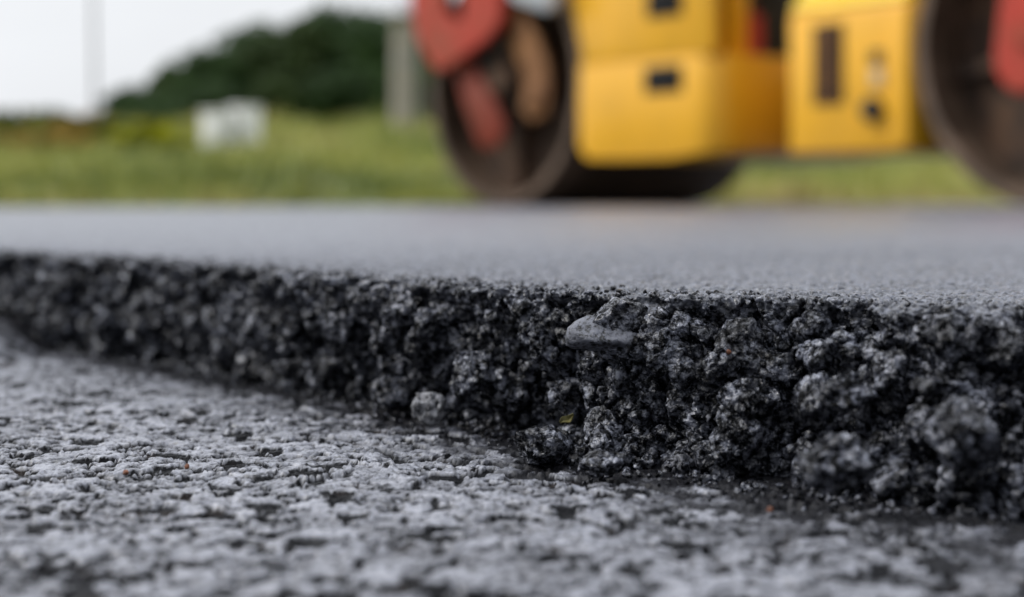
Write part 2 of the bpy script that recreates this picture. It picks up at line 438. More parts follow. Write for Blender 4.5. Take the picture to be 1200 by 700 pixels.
def rocks(P, size, sub, rough):
    var = [rock(sub) for _ in range(10)]; VV, FF = [], []; base = 0
    ids = R.integers(0, 10, len(P))
    for k in range(10):
        m = ids == k; n = m.sum()
        if not n: continue
        v, f = var[k]; sc = size[m][:, None]*R.uniform(.7, 1.15, (n, 3))
        vv = np.einsum('nij,nvj->nvi', rot_rand(n), v[None]*sc[:, None, :])+P[m][:, None]
        VV.append(vv.reshape(-1, 3)); FF.append((f[None]+(np.arange(n)*len(v))[:, None, None]+base).reshape(-1, 3)); base += n*len(v)
    VV = np.concatenate(VV); FF = np.concatenate(FF)
    if rough:
        c = VV; nz = np.stack([fbm(c[:, 0]*650, c[:, 1]*650, c[:, 2]*650, 3, 80+i) for i in range(3)], -1)
        VV = VV+nz*rough
    return VV, FF
def place(n, s_lo, s_hi, v_lo, v_hi, depth):
    s = R.uniform(s_lo, s_hi, n); v = R.uniform(v_lo, v_hi, n)
    p = face_pt(s, v); dd = face_disp(p, 1.)*(.3+.7*sstep(0, .12, v))+extra_disp(s, v)
    return p+on[None]*(dd+depth)[:, None], s, v
SA, SB = -.95, -.09
def agg(n, lo, hi, sub, rough, sink, mat, v0=.06, v1=1.0, name='aggregate', sa=SA, sb=SB):
    sz = R.uniform(lo, hi, n); P, s, v = place(n, sa, sb, v0, v1, -sz*sink)
    P[:, 2] = np.minimum(P[:, 2], H_NEW-sz*.95)
    V, F = rocks(P, sz, sub, rough)
    return V, F
def join(parts):
    V = np.concatenate([p[0] for p in parts]); b = 0; F = []
    for p in parts: F.append(p[1]+b); b += len(p[0])
    return V, np.concatenate(F)
V, F = join([agg(460, .0038, .0085, 4, .0009, .42, None, .15), agg(2600, .0018, .0042, 3, .0006, .38, None, .07), agg(2000, .0005, .0011, 1, .0002, .25, None, .0)])
o = mesh_np('coated_aggregate', V, F, M['stone_dark']); tag(o, 'black bitumen-coated stones packed in the broken edge of the new asphalt layer', 'aggregate', kind='stuff')
V, F = join([agg(50, .003, .0055, 4, .0012, .6, None, .15), agg(200, .0010, .0024, 3, .0006, .4, None, .08)])
o = mesh_np('dusty_aggregate', V, F, M['stone_grey']); tag(o, 'grey dusty stone faces showing through the bitumen of the broken edge', 'aggregate', kind='stuff')
# crumbs lying along the foot of the face and on the old surface
n = 1800; s = R.uniform(SA, SB, n); off = np.abs(R.normal(0, 1, n))*.009
bq = np.interp(s, S, BQ)-off; px_ = s*UD[0]+bq*VD[0]; py_ = s*UD[1]+bq*VD[1]; sz = .75*R.uniform(.0004, .0016, n)*np.exp(-off/.02)+.0003
hz, _ = old_height(px_, py_)
V, F = rocks(np.stack([px_, py_, hz+sz*.5], -1), sz, 2, 0)
o = mesh_np('asphalt_crumbs', V, F, M['stone_dark']); tag(o, 'loose black asphalt crumbs scattered at the foot of the broken edge', 'crumbs', kind='stuff')

n = 1500; s = R.uniform(SA, SB, n); inl = np.abs(R.normal(0, 1, n))*.014-.001
tq = np.interp(s, S, TQ)+inl; sz = R.uniform(.0003, .0011, n)
V, F = rocks(np.stack([s*UD[0]+tq*VD[0], s*UD[1]+tq*VD[1], H_NEW-.0003+sz*.2], -1), sz, 2, .0001)
o = mesh_np('lip_grit', V, F, M['stone_dark']); tag(o, 'fine black grit along the crumbly upper lip of the new asphalt layer', 'grit', kind='stuff')

# individual stones one can point at
def one_rock(name, loc, size, mat, label, scale=(1, 1, 1), rough=.0005, sub=4, rot=(0, 0, 0), seed=None, cat='stone', cap=None):
    v, f = rock(sub, 16, False, cap); v = v*np.array(scale)*size
    nz = np.stack([fbm(v[:, 0]*500+9*i, v[:, 1]*500, v[:, 2]*500+loc[0]*900, 3, 90+i) for i in range(3)], -1); v = v+nz*rough
    o = mesh_np(name, v, f, mat); o.location = loc; o.rotation_euler = rot
    return tag(o, label, cat)
def at(px, py, Y): return ((px-600)/2000*Y, Y, .0679+(236-py)/2000*Y)     # photo pixel at depth Y -> metres, used to measure positions
one_rock('embedded_stone', (.0248, .4495, .0315), .0082, M['stone_flat'], 'large flat-topped grey stone set in the dark face near the top of the edge', (1.15, .8, .75), .0006, rot=(0, 0, 0), cap=.6)
one_rock('embedded_stone', (.0372, .4528, .0374), .0078, M['stone_flat'], 'wide grey stone flush with the top rim right above the large flat-topped stone', (1.35, .8, .5), .0007, rot=(0, 0, 0), cap=.7)
one_rock('loose_stone', (-.0250, .5090, .0058), .0060, M['stone_pale'], 'pale angular stone lying loose at the foot of the edge, left of the bulge', (.75, .8, 1.05), .0012, rot=(.2, .3, .2))
one_rock('loose_stone', (.0085, .4440, .0045), .0070, M['stone_dark'], 'black rounded lump of asphalt lying on the old surface beneath the crevice', (1.45, 1, .75), .0010)
one_rock('loose_stone', (.0225, .4220, .0030), .0050, M['stone_dark'], 'small black lump of asphalt lying in front of the bulging face', (1.3, 1, .7), .0008)
one_rock('embedded_stone', (.0960, .3640, .0175), .0085, M['stone_dark'], 'blurred grey stone sticking out of the face at the right', (1.0, .8, .95), .0014, rot=(0, .3, .5))
one_rock('embedded_stone', (.0700, .3680, .0120), .0075, M['stone_dark'], 'dark rounded stone bulging low out of the right part of the face', (1.0, .8, .9), .0014)
one_rock('embedded_stone', (.0765, .3930, .0240), .0066, M['stone_dark'], 'grey dusty stone halfway up the face left of the blurred right-hand stone', (1.1, .8, .7), .0012, rot=(.4, 0, .3))
one_rock('rusty_grain', (.0545, .4290, .0300), 0.00082, M['rust'], 'tiny rust-orange grain stuck high in the dark face', sub=2, rough=0, cat='grain')
one_rock('rusty_grain', (-.0825, .4330, .0006), 0.00068, M['rust'], 'tiny orange grain on the old surface at the left, the farther of two', sub=2, rough=0, cat='grain')
one_rock('rusty_grain', (-.0960, .4240, .0006), 0.00082, M['rust'], 'tiny orange grain on the old surface at the far left, the nearer of two', sub=2, rough=0, cat='grain')
one_rock('rusty_grain', (.0560, .3700, .0010), 0.00075, M['rust'], 'tiny reddish grain at the foot of the right-hand bulge', sub=2, rough=0, cat='grain')
# scrap of dry leaf
b = bmesh.new(); n = 9
L = [[b.verts.new(((i/(n-1)-.5)*.0040, (j-1)*.0011*math.sin(PI*min(.97, max(.04, i/(n-1)))), .0006*math.sin(i*.9)+.0005*abs(j-1))) for j in range(3)] for i in range(n)]
for i in range(n-1):
    for j in range(2): b.faces.new((L[i][j], L[i+1][j], L[i+1][j+1], L[i][j+1]))
me = bpy.data.meshes.new('leaf_scrap'); b.to_mesh(me); b.free(); me.materials.append(M['scrap'])
o = bpy.data.objects.new('leaf_scrap', me); C.objects.link(o); o.location = (.0140, .4370, .0120); o.rotation_euler = (.9, -.5, .2)
sm = o.modifiers.new('thick', 'SOLIDIFY'); sm.thickness = .00025
tag(o, 'tiny dry yellow-green leaf scrap caught above the black lump', 'leaf')

# ------------------------------------------------------------------ terrain, grass
def yb(x):        # where the verge starts
    return 7.2+2.9*sstep(-1.35, -.75, x)+.25*vnoise(x*.8, x*0+2., None, 3)
def terr(x, y):
    t = y-yb(x)
    z = H_NEW-.02+np.interp(t, [-1, 0, .5, 5, 18, 28, 36, 60, 110, 700], [-.3, 0, .06, .25, .69, 1.49, 1.61, 1.8, 2.0, 9])
    return z+.05*vnoise(x*.5, y*.5, None, 5)*sstep(.5, 4, t)
tx = np.concatenate([np.linspace(-400, -30, 40)[:-1], np.linspace(-30, 30, 200), np.linspace(30, 400, 40)[1:]])
ty = np.concatenate([np.linspace(5.6, 45, 220), np.linspace(45, 700, 80)[1:]])
TX, TY = np.meshgrid(tx, ty)
V = np.stack([TX.ravel(), TY.ravel(), terr(TX.ravel(), TY.ravel())], -1)
o = mesh_np('ground', V, grid_faces(len(ty), len(tx)), M['soil']); tag(o, kind='structure')
# wide ground plane behind / beside the camera
V = np.array([[-400, -400, -.06], [400, -400, -.06], [400, 6.5, -.06], [-400, 6.5, -.06]])
o = mesh_np('terrain', V, np.array([[0, 1, 2, 3]]), M['soil']); tag(o, kind='structure')

n = 62000
t = R.uniform(0, 1, n)**1.7*31; gxx = R.uniform(-1, 1, n)*(2.5+.42*(t+8)); gyy = yb(gxx)+t+.02
hgt = (.05+.12*R.uniform(0, 1, n)+.006*t)*np.clip(1+.9*fbm(gxx*.8, gyy*.5, None, 3, 91), .35, 3)
tone = np.clip(.45+.55*fbm(gxx*.55, gyy*.28, None, 3, 92)+R.normal(0, .10, n)+.32*np.exp(-t/.5)+.10*sstep(1, -6, gxx), 0, 1)
gz = terr(gxx, gyy)-.01; az = R.uniform(0, 2*PI, n); w = (.006+.0008*t)*R.uniform(.7, 1.3, n); ln = hgt*R.uniform(.1, .7, n)
dx, dy = np.cos(az), np.sin(az); az2 = R.uniform(0, 2*PI, n)
lx, ly = np.cos(az2)*ln, np.sin(az2)*ln
P0 = np.stack([gxx-dx*w, gyy-dy*w, gz], -1); P1 = np.stack([gxx+dx*w, gyy+dy*w, gz], -1)
P2 = np.stack([gxx+lx*.4+dx*w*.7, gyy+ly*.4+dy*w*.7, gz+hgt*.6], -1); P3 = np.stack([gxx+lx*.4-dx*w*.7, gyy+ly*.4-dy*w*.7, gz+hgt*.6], -1)
P4 = np.stack([gxx+lx, gyy+ly, gz+hgt], -1); P5 = P4+np.stack([dx*w*.1, dy*w*.1, 0*w], -1)
V = np.stack([P0, P1, P2, P3, P5, P4], 1).reshape(-1, 3)
b_ = np.arange(n)[:, None]*6
F = np.concatenate([b_+[0, 1, 2, 3], b_+[3, 2, 4, 5]])
o = mesh_np('grass', V, F, M['grass'], smooth=False, attr={'tone': np.repeat(tone, 6)})
tag(o, 'green and straw-coloured grass covering the roadside bank', 'grass', kind='stuff')

def leaf_cloud(cents, rad, per, size, flat=.8):
    """leaf quads scattered in clumps"""
    n = len(cents)*per
    c = np.repeat(cents, per, 0); r = np.repeat(rad, per)
    d = R.normal(size=(n, 3)); d /= np.linalg.norm(d, axis=1)[:, None]
    p = c+d*(r*R.uniform(.35, 1, n)**.5)[:, None]*np.array([1, 1, flat])
    a = R.normal(size=(n, 3)); a /= np.linalg.norm(a, axis=1)[:, None]
    b2 = np.cross(a, R.normal(size=(n, 3))); b2 /= np.linalg.norm(b2, axis=1)[:, None]
    s = size*R.uniform(.6, 1.3, n)[:, None]
    V = np.stack([p-a*s, p-b2*s*.5, p+a*s, p+b2*s*.5], 1).reshape(-1, 3)
    return V, np.arange(n*4).reshape(-1, 4)
def tree_proto(seed, mat, H=7., W=3., bushy=False):
    global R
    R = np.random.default_rng(seed)
    root = empty('broadleaf_tree', (0, 0, 0))
    m = MB(); m.tube([(0, 0, -.3), (.05, .03, H*.25), (-.08, .05, H*.55), (.05, 0, H*.85)], H*.028, 10, H*.008)
    cents, rad = [], []
    nb = 26
    for k in range(nb):
        a = k*2.4+R.uniform(-.3, .3); hh = H*(.22+.70*(k/nb)); rr = W*.5*(math.sin(PI*min(1, .22+.74*(k/nb)))**.7)*R.uniform(.55, 1.15)
        e = (rr*math.cos(a), rr*math.sin(a), hh+R.uniform(-.1, .3))
        if k % 2 == 0: m.tube([(0, 0, hh*.72), (e[0]*.5, e[1]*.5, hh*.92), e], H*.010, 6, H*.003)
        cents.append(e); rad.append(W*.17*R.uniform(.7, 1.3))
        cents.append((e[0]*.45, e[1]*.45, hh+.1)); rad.append(W*.19)
    m.build('trunk', M['wood'], root)
    V, F = leaf_cloud(np.array(cents), np.array(rad)*1.1, 190, .17*H/7)
    mesh_np('crown', V, F, mat, smooth=False, parent=root)
    return root
def copy_tree(o, parent=None):
    c = o.copy(); C.objects.link(c); c.parent = parent
    for ch in list(o.children): copy_tree(ch, c)
    return c
protos = [tree_proto(11, M['leafA'], 7, 5.2), tree_proto(12, M['leafB'], 7, 4.6), tree_proto(13, M['leafA'], 7, 6.0)]
# (photo column, photo row of the top, distance, proto, width factor, label)
TR = [
 (66, 130, 84, 0, 1.1, 'low dark round tree standing alone at the far left of the tree line'),
 (8, 152, 90, 1, 1.0, 'lowest faint bush of a tree at the left edge of the tree line'),
 (152, 104, 82, 0, 1.2, 'first tree where the woodland begins, right of the thin utility pole'),
 (205, 76, 84, 1, 1.1, 'mid-green tree above and left of the white cabinets'),
 (247, 60, 78, 2, 1.0, 'dark tree rising straight behind the white cabinets'),
 (300, 34, 84, 0, 1.0, 'tall tree just right of the white cabinets, left shoulder of the hilltop'),
 (350, 24, 80, 1, 1.0, 'mid-green tree on the left side of the highest treetops'),
 (398, 12, 84, 2, 1.0, 'tallest dark tree at the crest of the woodland'),
 (446, 22, 79, 0, 1.0, 'dark tree just left of the concrete post, behind it'),
 (492, 36, 83, 1, 1.0, 'tree half hidden behind the concrete post and the red drum frame'),
 (180, 118, 70, 2, .9, 'lower dark tree at the front of the woodland, left of the white cabinets'),
 (255, 100, 68, 0, 1.0, 'lower tree at the front of the woodland directly above the white cabinets'),
 (330, 86, 68, 1, 1.0, 'lower mid-green tree at the front of the woodland, right of the white cabinets'),
 (400, 82, 69, 2, 1.0, 'low broad tree at the woodland front, midway from cabinets to concrete post'),
 (468, 76, 68, 0, 1.0, 'low tree at the woodland front directly behind the concrete post'),
]
first = {}
for i, (px, py, Yd, k, wf, lab) in enumerate(TR):
    x = (px-600)/2000*Yd; ztop = .0679+(236-py)/2000*Yd; zb = float(terr(np.array([x]), np.array([float(Yd)]))[0])
    hs = (ztop-zb)/6.9
    if k in first: o = copy_tree(protos[k])
    else: o = protos[k]; first[k] = 1
    wsc = max(hs, .62)*wf
    o.location = (x, Yd, zb); o.scale = (wsc, wsc, hs); o.rotation_euler.z = i*1.7
    tag(o, lab, 'tree', 'trees of the woodland beyond the bank')

# tall weeds and flowering shrubs on the left of the bank
def weed_clump(x, y, w, h, mat, n, size, label, cat='shrub'):
    root = empty('weed_clump', (x, y, float(terr(np.array([x]), np.array([y]))[0])))
    m = MB(); cents, rad = [], []
    for k in range(16):
        a = R.uniform(0, 2*PI); r = w*.5*R.uniform(0, 1)**.6; hh = h*R.uniform(.6, 1)*(1-.45*(r/(w*.5))**2)
        e = (r*math.cos(a), r*math.sin(a), hh)
        m.tube([(0, 0, -.05), (e[0]*.7, e[1]*.8, hh*.5), e], .012, 5, .004)
        for q in (.45, .75, 1.): cents.append((e[0]*(.4+.6*q), e[1]*(.4+.6*q), hh*q)); rad.append(h*.16)
    m.build('stems', M['weed'], root)
    V, F = leaf_cloud(np.array(cents), np.array(rad), n, size)
    mesh_np('foliage', V, F, mat, smooth=False, parent=root)
    return tag(root, label, cat)
R = np.random.default_rng(5)
weed_clump(-5.5, 26.5, 1.6, .52, M['flower'], 420, .045, 'bright yellow-green flowering shrub left of the white cabinets')
weed_clump(-7.9, 32., 1.5, .46, M['dry'], 200, .045, 'orange-brown weeds at the foot of the thin utility pole')
weed_clump(-6.9, 29., 1.7, .42, M['weed'], 200, .045, 'low olive shrub between the brown weeds and the bright yellow shrub')
weed_clump(-6.5, 24., 1.9, .40, M['dry'], 180, .045, 'low brown dry weeds nearer on the bank at the left')
weed_clump(-6.4, 21.6, 1.1, .30, M['dry'], 180, .04, 'orange-tinged dry weeds at the left edge, lowest on the bank')
weed_clump(-9.4, 33.5, 2.6, .50, M['weed'], 200, .05, 'olive weeds at the left edge of the picture on the bank crest')
weed_clump(-3.3, 16., 1.0, .20, M['leafB'], 90, .03, 'low dark green tuft of weeds in the middle of the bank')

# white cabinets
for i, (px, pw, ztop, lab) in enumerate([(254, 30, 131, 'white roadside cabinet on the bank, slightly shorter left one of the pair'), (287, 30, 126, 'white roadside cabinet on the bank, slightly taller right one of the pair')]):
    Yd = 24.+.15*i; x = (px-600)/2000*Yd; w = pw/2000*Yd; zt = .0679+(236-ztop)/2000*Yd; zb = .0679+(236-181)/2000*Yd
    r = empty('roadside_cabinet', (x, Yd, zb)); hgt_ = zt-zb
    MB().box(-w/2, w/2, -.14, .14, .05, hgt_-.03, .012).build('housing', M['white'], r)
    MB().box(-w/2-.015, w/2+.015, -.165, .155, hgt_-.03, hgt_+.01, .01).build('lid', M['white'], r)
    MB().box(-w/2+.03, w/2-.03, -.155, -.138, .10, hgt_-.08, .005).build('door', M['white'], r)
    MB().box(w/2-.07, w/2-.05, -.175, -.15, hgt_*.45, hgt_*.6, .003).build('handle', M['grey'], r)
    MB().box(-w/2+.01, w/2-.01, -.12, .12, -.25, .05).build('plinth', M['conc'], r)
    r.rotation_euler.z = math.radians(-38)
    tag(r, lab, 'cabinet', 'pair of white roadside cabinets')
# thick concrete post
Yd = 34.; x = (474-600)/2000*Yd; zb = float(terr(np.array([x]), np.array([Yd]))[0])
r = empty('concrete_post', (x, Yd, zb)); ht = .0679+(236-22)/2000*Yd-zb
MB().tube([(0, 0, -.3), (0, 0, ht)], .27, 20, .23).build('shaft', M['conc'], r)
MB().box(-.30, .30, -.30, .30, ht, ht+.10, .02).build('cap', M['conc'], r)
MB().tube([(0, 0, ht*.62), (0, 0, ht*.62+.05)], .262, 20).build('band', M['grey'], r)
tag(r, 'thick beige concrete post standing left of the roller in front of the woodland', 'post')
# thin utility pole
Yd = 33.; x = (112-600)/2000*Yd; zb = float(terr(np.array([x]), np.array([Yd]))[0])
r = empty('utility_pole', (x, Yd, zb))
MB().tube([(0, 0, -.3), (-.12, 0, 7.5)], .035, 10, .028).build('shaft', M['polewood'], r)
MB().box(-.9, .7, -.05, .05, 6.9, 7.0, .01).build('crossarm', M['polewood'], r)
for q in (-.8, -.3, .5): MB().tube([(q, 0, 7.0), (q, 0, 7.12)], .035, 10, .02).build('insulator', M['white'], r)
tag(r, 'thin grey utility pole rising into the sky at the left above the brown weeds', 'pole')

# ------------------------------------------------------------------ road roller
RL = empty('road_roller', (-.05, 8.4, H_NEW), math.atan2(UD[1], UD[0]))
tag(RL, 'yellow tandem road roller with red drum frames parked on the fresh asphalt', 'road roller')
BW = 1.25
def drum(u, lab):
    r = .6
    m = MB(); m.lathe([(r-.006, 0), (r, .008), (r, BW-.008), (r-.006, BW), (r-.05, BW), (r-.05, BW-.02), (r-.06, BW-.20), (r-.06, .20), (r-.05, .02), (r-.05, 0)], u, r, 96)
    d = m.build('drum', M['drum'], RL); d['label'] = lab
    MB().lathe([(.001, .19), (r-.062, .19), (r-.062, .215), (.001, .215)], u, r, 64, False).build('web_plate', M['drum_in'], d)
    MB().lathe([(.001, BW-.2), (r-.062, BW-.2), (r-.062, BW-.215), (.001, BW-.215)], u, r, 64, False).build('web_plate', M['drum_in'], d)
    h = MB(); h.lathe([(.001, .02), (.13, .02), (.16, .05), (.20, .06), (.20, .19), (.001, .19)], u, r, 40, False)
    for k in range(8):
        a = k*PI/4; h.tube([(u+.165*math.cos(a), .045, r+.165*math.sin(a)), (u+.165*math.cos(a), .065, r+.165*math.sin(a))], .014, 6)
    h.build('hub', M['drum_in'], d)
    for k in range(5):
        a = k*2*PI/5+.5; q = MB().box(-.02, .02, .14, .192, .2, r-.07)
        for v in q.b.verts:
            x_, z_ = v.co.x, v.co.z
            v.co.x = u+x_*math.cos(a)-z_*math.sin(a); v.co.z = r+x_*math.sin(a)+z_*math.cos(a)
        q.build('stiffener', M['drum_in'], d)
    return d
drum(0, 'left drum, rusty brown steel rim with dark dished inside'); drum(3.12, 'right drum, dark steel, nearer the camera')

# left drum frame: red side plate with rectangular cut-out, built as a ring of strips
def plate(name, outer, hole, y0, y1, mat, bev=.012):
    b = bmesh.new()
    def face_tri(y):
        ov = [b.verts.new((p[0], y, p[1])) for p in outer]; hv = [b.verts.new((p[0], y, p[1])) for p in hole] if hole else []
        es = [b.edges.new((ov[i], ov[(i+1) % len(ov)])) for i in range(len(ov))]
        if hv: es += [b.edges.new((hv[i], hv[(i+1) % len(hv)])) for i in range(len(hv))]
        return ov, hv, es
    o1, h1, e1 = face_tri(y0); bmesh.ops.triangle_fill(b, use_beauty=True, use_dissolve=True, edges=e1)
    o2, h2, e2 = face_tri(y1); bmesh.ops.triangle_fill(b, use_beauty=True, use_dissolve=True, edges=e2)
    for A_, B_ in ((o1, o2), (h1, h2)):
        for i in range(len(A_)):
            j = (i+1) % len(A_); b.faces.new((A_[i], A_[j], B_[j], B_[i]))
    bmesh.ops.recalc_face_normals(b, faces=b.faces)
    me = bpy.data.meshes.new(name); b.to_mesh(me); b.free(); me.materials.append(mat)
    o = bpy.data.objects.new(name, me); C.objects.link(o); o.parent = RL
    bv = o.modifiers.new('bevel', 'BEVEL'); bv.width = bev; bv.segments = 2; bv.limit_method = 'ANGLE'
    return o
pl_ = plate('drum_frame', [(-.66, 1.26), (-.60, 1.00), (-.545, .82), (-.40, .66), (-.32, .645), (.06, .785), (.15, .86), (.17, 1.26)], [(-.31, 1.06), (-.30, .94), (-.24, .885), (-.16, .90), (-.14, 1.06)], -.13, -.07, M['red'])
MB().prism([(-.62, 1.26), (-.55, .86), (-.46, .86), (-.50, 1.26)], -.07, .0, .006).build('frame_flange', M['red'], pl_)
MB().prism([(-.34, .68), (-.20, .72), (.0, .48), (.08, .36), (.06, .29), (-.02, .25), (-.12, .27), (-.20, .40)], -.055, -.02, .008).build('support_arm', M['orange'], RL)
hb = MB().lathe([(.001, -.05), (.07, -.05), (.09, -.03), (.09, .02), (.001, .02)], .02, .60, 32, False).build('drive_motor', M['drum_in'], RL)
MB().tube([(.02, -.05, .66), (.08, -.10, .80), (.04, -.06, 1.0), (.05, -.02, 1.25)], .016, 10).build('hydraulic_hose', M['black'], RL)
MB().tube([(-.06, -.05, .62), (-.10, -.10, .78), (-.10, -.05, 1.0), (-.08, 0, 1.25)], .016, 10).build('hydraulic_hose', M['black'], RL)
# rust-coloured curved arm and cover on the right part of the drum
arc = [(.03, .98), (.06, .86), (.14, .72), (.22, .62), (.22, .50), (.20, .44), (.28, .37), (.38, .40), (.42, .50), (.40, .64), (.32, .78), (.22, .90), (.14, 1.0)]
MB().prism(arc, -.045, -.015, .008).build('bracket', M['rustmetal'], RL)
MB().lathe([(.001, -.065), (.055, -.065), (.075, -.045), (.001, -.045)], .31, .50, 24, False).build('bracket_cap', M['rustmetal'], RL)
# cross beam of the frame over the drum, far side plate
plate('drum_frame', [(-.66, 1.26), (-.60, 1.00), (-.545, .82), (-.40, .66), (-.32, .645), (.06, .785), (.15, .86), (.17, 1.26)], [], BW+.07, BW+.13, M['red'])
MB().box(-.62, .30, -.13, BW+.13, 1.262, 1.36, .02).build('frame_beam', M['red'], RL)
MB().prism([(.16, 1.24), (.15, 1.01), (.20, .955), (.46, .875), (.50, .90), (.50, 1.24)], -.10, -.04, .012).build('side_step', M['silver'], RL)
# headlight on the left of the red frame
hl = MB().lathe([(.001, -.11), (.075, -.11), (.085, -.12), (.092, -.11), (.085, -.03), (.001, -.02)], -.635, 1.04, 32, False).build('headlight', M['grey'], RL)
MB().lathe([(.001, -.135), (.05, -.13), (.078, -.114), (.001, -.112)], -.635, 1.04, 32, False).build('lens', M['lens'], hl)
MB().prism([(-.70, .98), (-.60, .98), (-.60, 1.02), (-.70, 1.02)], -.09, -.06).build('lamp_bracket', M['black'], hl)
# scrapers
for u in (-.63, 3.68):
    MB().box(u-.02, u+.02, .02, BW-.02, .42, .60, .004).build('scraper', M['black'], RL)
# right drum frame
rf = plate('drum_frame', [(3.02, 1.26), (2.985, .82), (2.945, .52), (2.95, .45), (2.99, .39), (3.05, .36), (3.20, .40), (3.25, .50), (3.30, .82), (3.70, 1.0), (3.72, 1.26)], [], -.10, -.04, M['red'], .02)
plate('drum_frame', [(2.965, 1.26), (2.93, .82), (2.895, .50), (2.94, .375), (3.05, .36), (3.20, .40), (3.25, .50), (3.30, .82), (3.70, 1.0), (3.72, 1.26)], [], BW+.04, BW+.10, M['red'], .02)
MB().lathe([(.001, -.13), (.07, -.13), (.09, -.10), (.001, -.10)], 3.12, .60, 28, False).build('hub_cap', M['red'], rf)
MB().box(2.90, 3.72, -.10, BW+.10, 1.262, 1.36, .02).build('frame_beam', M['red'], RL)

# left body half
vert_corner = lambda e: abs(e.verts[0].co.x-e.verts[1].co.x) < 1e-4 and False
lower = [(.585, .24), (.605, .185), (.66, .155), (1.18, .150), (1.30, .165), (1.42, .185), (1.42, .66), (.585, .66)]
def lower_body():
    # side outline swept round the front corner: cap profile rows in plan
    b = bmesh.new(); plan = [(.585, 0.0)]
    plan += [(1.34, 0.0)]
    for k in range(1, 9): a = k/8*PI/2; plan.append((1.34+.14*math.sin(a), .14-.14*math.cos(a)))
    plan += [(1.50, .50), (1.50, BW-.14)]
    for k in range(1, 9): a = k/8*PI/2; plan.append((1.34+.16*math.cos(a), BW-.14+.14*math.sin(a)))
    plan += [(.585, BW)]
    dn = [MI for MI in plan]
    def zb_(u): return float(np.interp(u, [.585, .61, .66, 1.18, 1.34, 1.50], [.25, .20, .180, .178, .195, .21]))
    # subdivide the straight first side so its lower rim can curve
    full = []
    for i, p in enumerate(plan):
        full.append(p)
        if i == 0: full += [(u, 0.) for u in (.60, .62, .66, .8, 1.0, 1.18, 1.26)]
        if i == len(plan)-2: full += [(u, BW) for u in (1.26, 1.18, 1.0, .8, .66, .62, .60)]
    lo = [b.verts.new((u, v, zb_(u))) for u, v in full]; hi = [b.verts.new((u, v, .625)) for u, v in full]
    n = len(full)
    for i in range(n): j = (i+1) % n; b.faces.new((lo[i], lo[j], hi[j], hi[i]))
    ff = [b.faces.new(hi), b.faces.new(lo[::-1])]
    bmesh.ops.recalc_face_normals(b, faces=b.faces)
    rim = [e for f in ff for e in f.edges]
    bmesh.ops.bevel(b, geom=rim, offset=.006, segments=2, profile=.5, affect='EDGES')
    me = bpy.data.meshes.new('rear_body'); b.to_mesh(me); b.free(); me.materials.append(M['yellow'])
    me.polygons.foreach_set('use_smooth', [True]*len(me.polygons)); me.set_sharp_from_angle(angle=math.radians(30))
    o = bpy.data.objects.new('rear_body', me); C.objects.link(o); o.parent = RL; return o
LB = lower_body()
MB().prism([(.50, 1.50), (.50, .98), (.60, .70), (.60, .6265), (1.46, .6265), (1.46, 1.50)], .001, .05, .006).build('upper_panel', M['yellow'], LB)
MB().box(.62, 1.00, .054, BW, .6275, 1.50, .02).build('engine_hood', M['yellow'], LB)
MB().box(1.01, 1.36, .24, 1.15, .6275, 1.50, .03).build('engine_block', M['black'], LB)
MB().box(1.38, 1.44, .13, .24, .627, 1.48, .008).build('post', M['yellow'], LB)
MB().tube([(1.42, .275, .628), (1.42, .275, .80)], .05, 20).build('filter_canister', M['red'], LB)
MB().tube([(1.42, .275, .80), (1.42, .275, .84)], .025, 16).build('filter_cap', M['orange'], LB)
MB().tube([(1.46, .45, .70), (1.58, .48, .78), (1.72, .5, .62), (1.86, .45, .60)], .025, 10).build('hydraulic_hose', M['black'], LB)
MB().tube([(1.46, .55, .90), (1.60, .58, .98), (1.74, .6, .82), (1.88, .55, .75)], .025, 10).build('hydraulic_hose', M['black'], LB)
for u0, u1, w0, w1 in ((1.035, 1.272, .470, .588), (1.050, 1.272, .805, .935)):
    hh_ = MB(); hh_.box(u0, u1, -.006, .001, w0, w1, .002); hh_.build('recess_shade', M['dark'], LB)  # raised near-black plate, painted as the shade of a hollow
    MB().box(u0+.03, u1-.03, -.014, -.006, w1-.025, w1-.010, .002).build('latch', M['black'], LB)
# articulation joint
MB().box(1.44, 1.95, .48, .78, .25, .40, .02).box(1.48, 1.92, .50, .76, .46, .56, .02).tube([(1.70, .63, .20), (1.70, .63, .62)], .06, 20).build('articulation_joint', M['black'], RL)
MB().tube([(1.50, .95, .34), (1.90, .95, .34)], .028, 14).tube([(1.50, .95, .34), (1.72, .95, .34)], .042, 14).build('steering_cylinder', M['black'], RL)

# right body half
def hood(x0, x1):
    return None
RB = MB().prism([(1.89, .185), (2.505, .185), (2.505, .75), (1.89, .75)], 0, BW, .014).build('front_body', M['yellow'], RL)
# upper part with a sloping shoulder (cross-section in v-w, extruded along u)
b = bmesh.new(); sec = [(0.003, .752), (.003, .775), (.20, .98), (.20, 1.42), (BW-.20, 1.42), (BW-.20, .98), (BW-.003, .775), (BW-.003, .752)]
a_ = [b.verts.new((1.895, v, w)) for v, w in sec]; c_ = [b.verts.new((2.48, v, w)) for v, w in sec]
b.faces.new(a_); b.faces.new(c_[::-1])
for i in range(len(sec)): j = (i+1) % len(sec); b.faces.new((a_[i], a_[j], c_[j], c_[i]))
bmesh.ops.recalc_face_normals(b, faces=b.faces); bmesh.ops.bevel(b, geom=b.edges[:], offset=.012, segments=2, profile=.5, affect='EDGES')
me = bpy.data.meshes.new('hood_cover'); b.to_mesh(me); b.free(); me.materials.append(M['yellow_lit']); o = bpy.data.objects.new('hood_cover', me); C.objects.link(o); o.parent = RB  # brighter yellow paints in the light on the sloping shoulder
MB().box(2.41, 2.495, -.010, .001, .20, .735, .003).build('edge_panel', M['yellow'], RB)
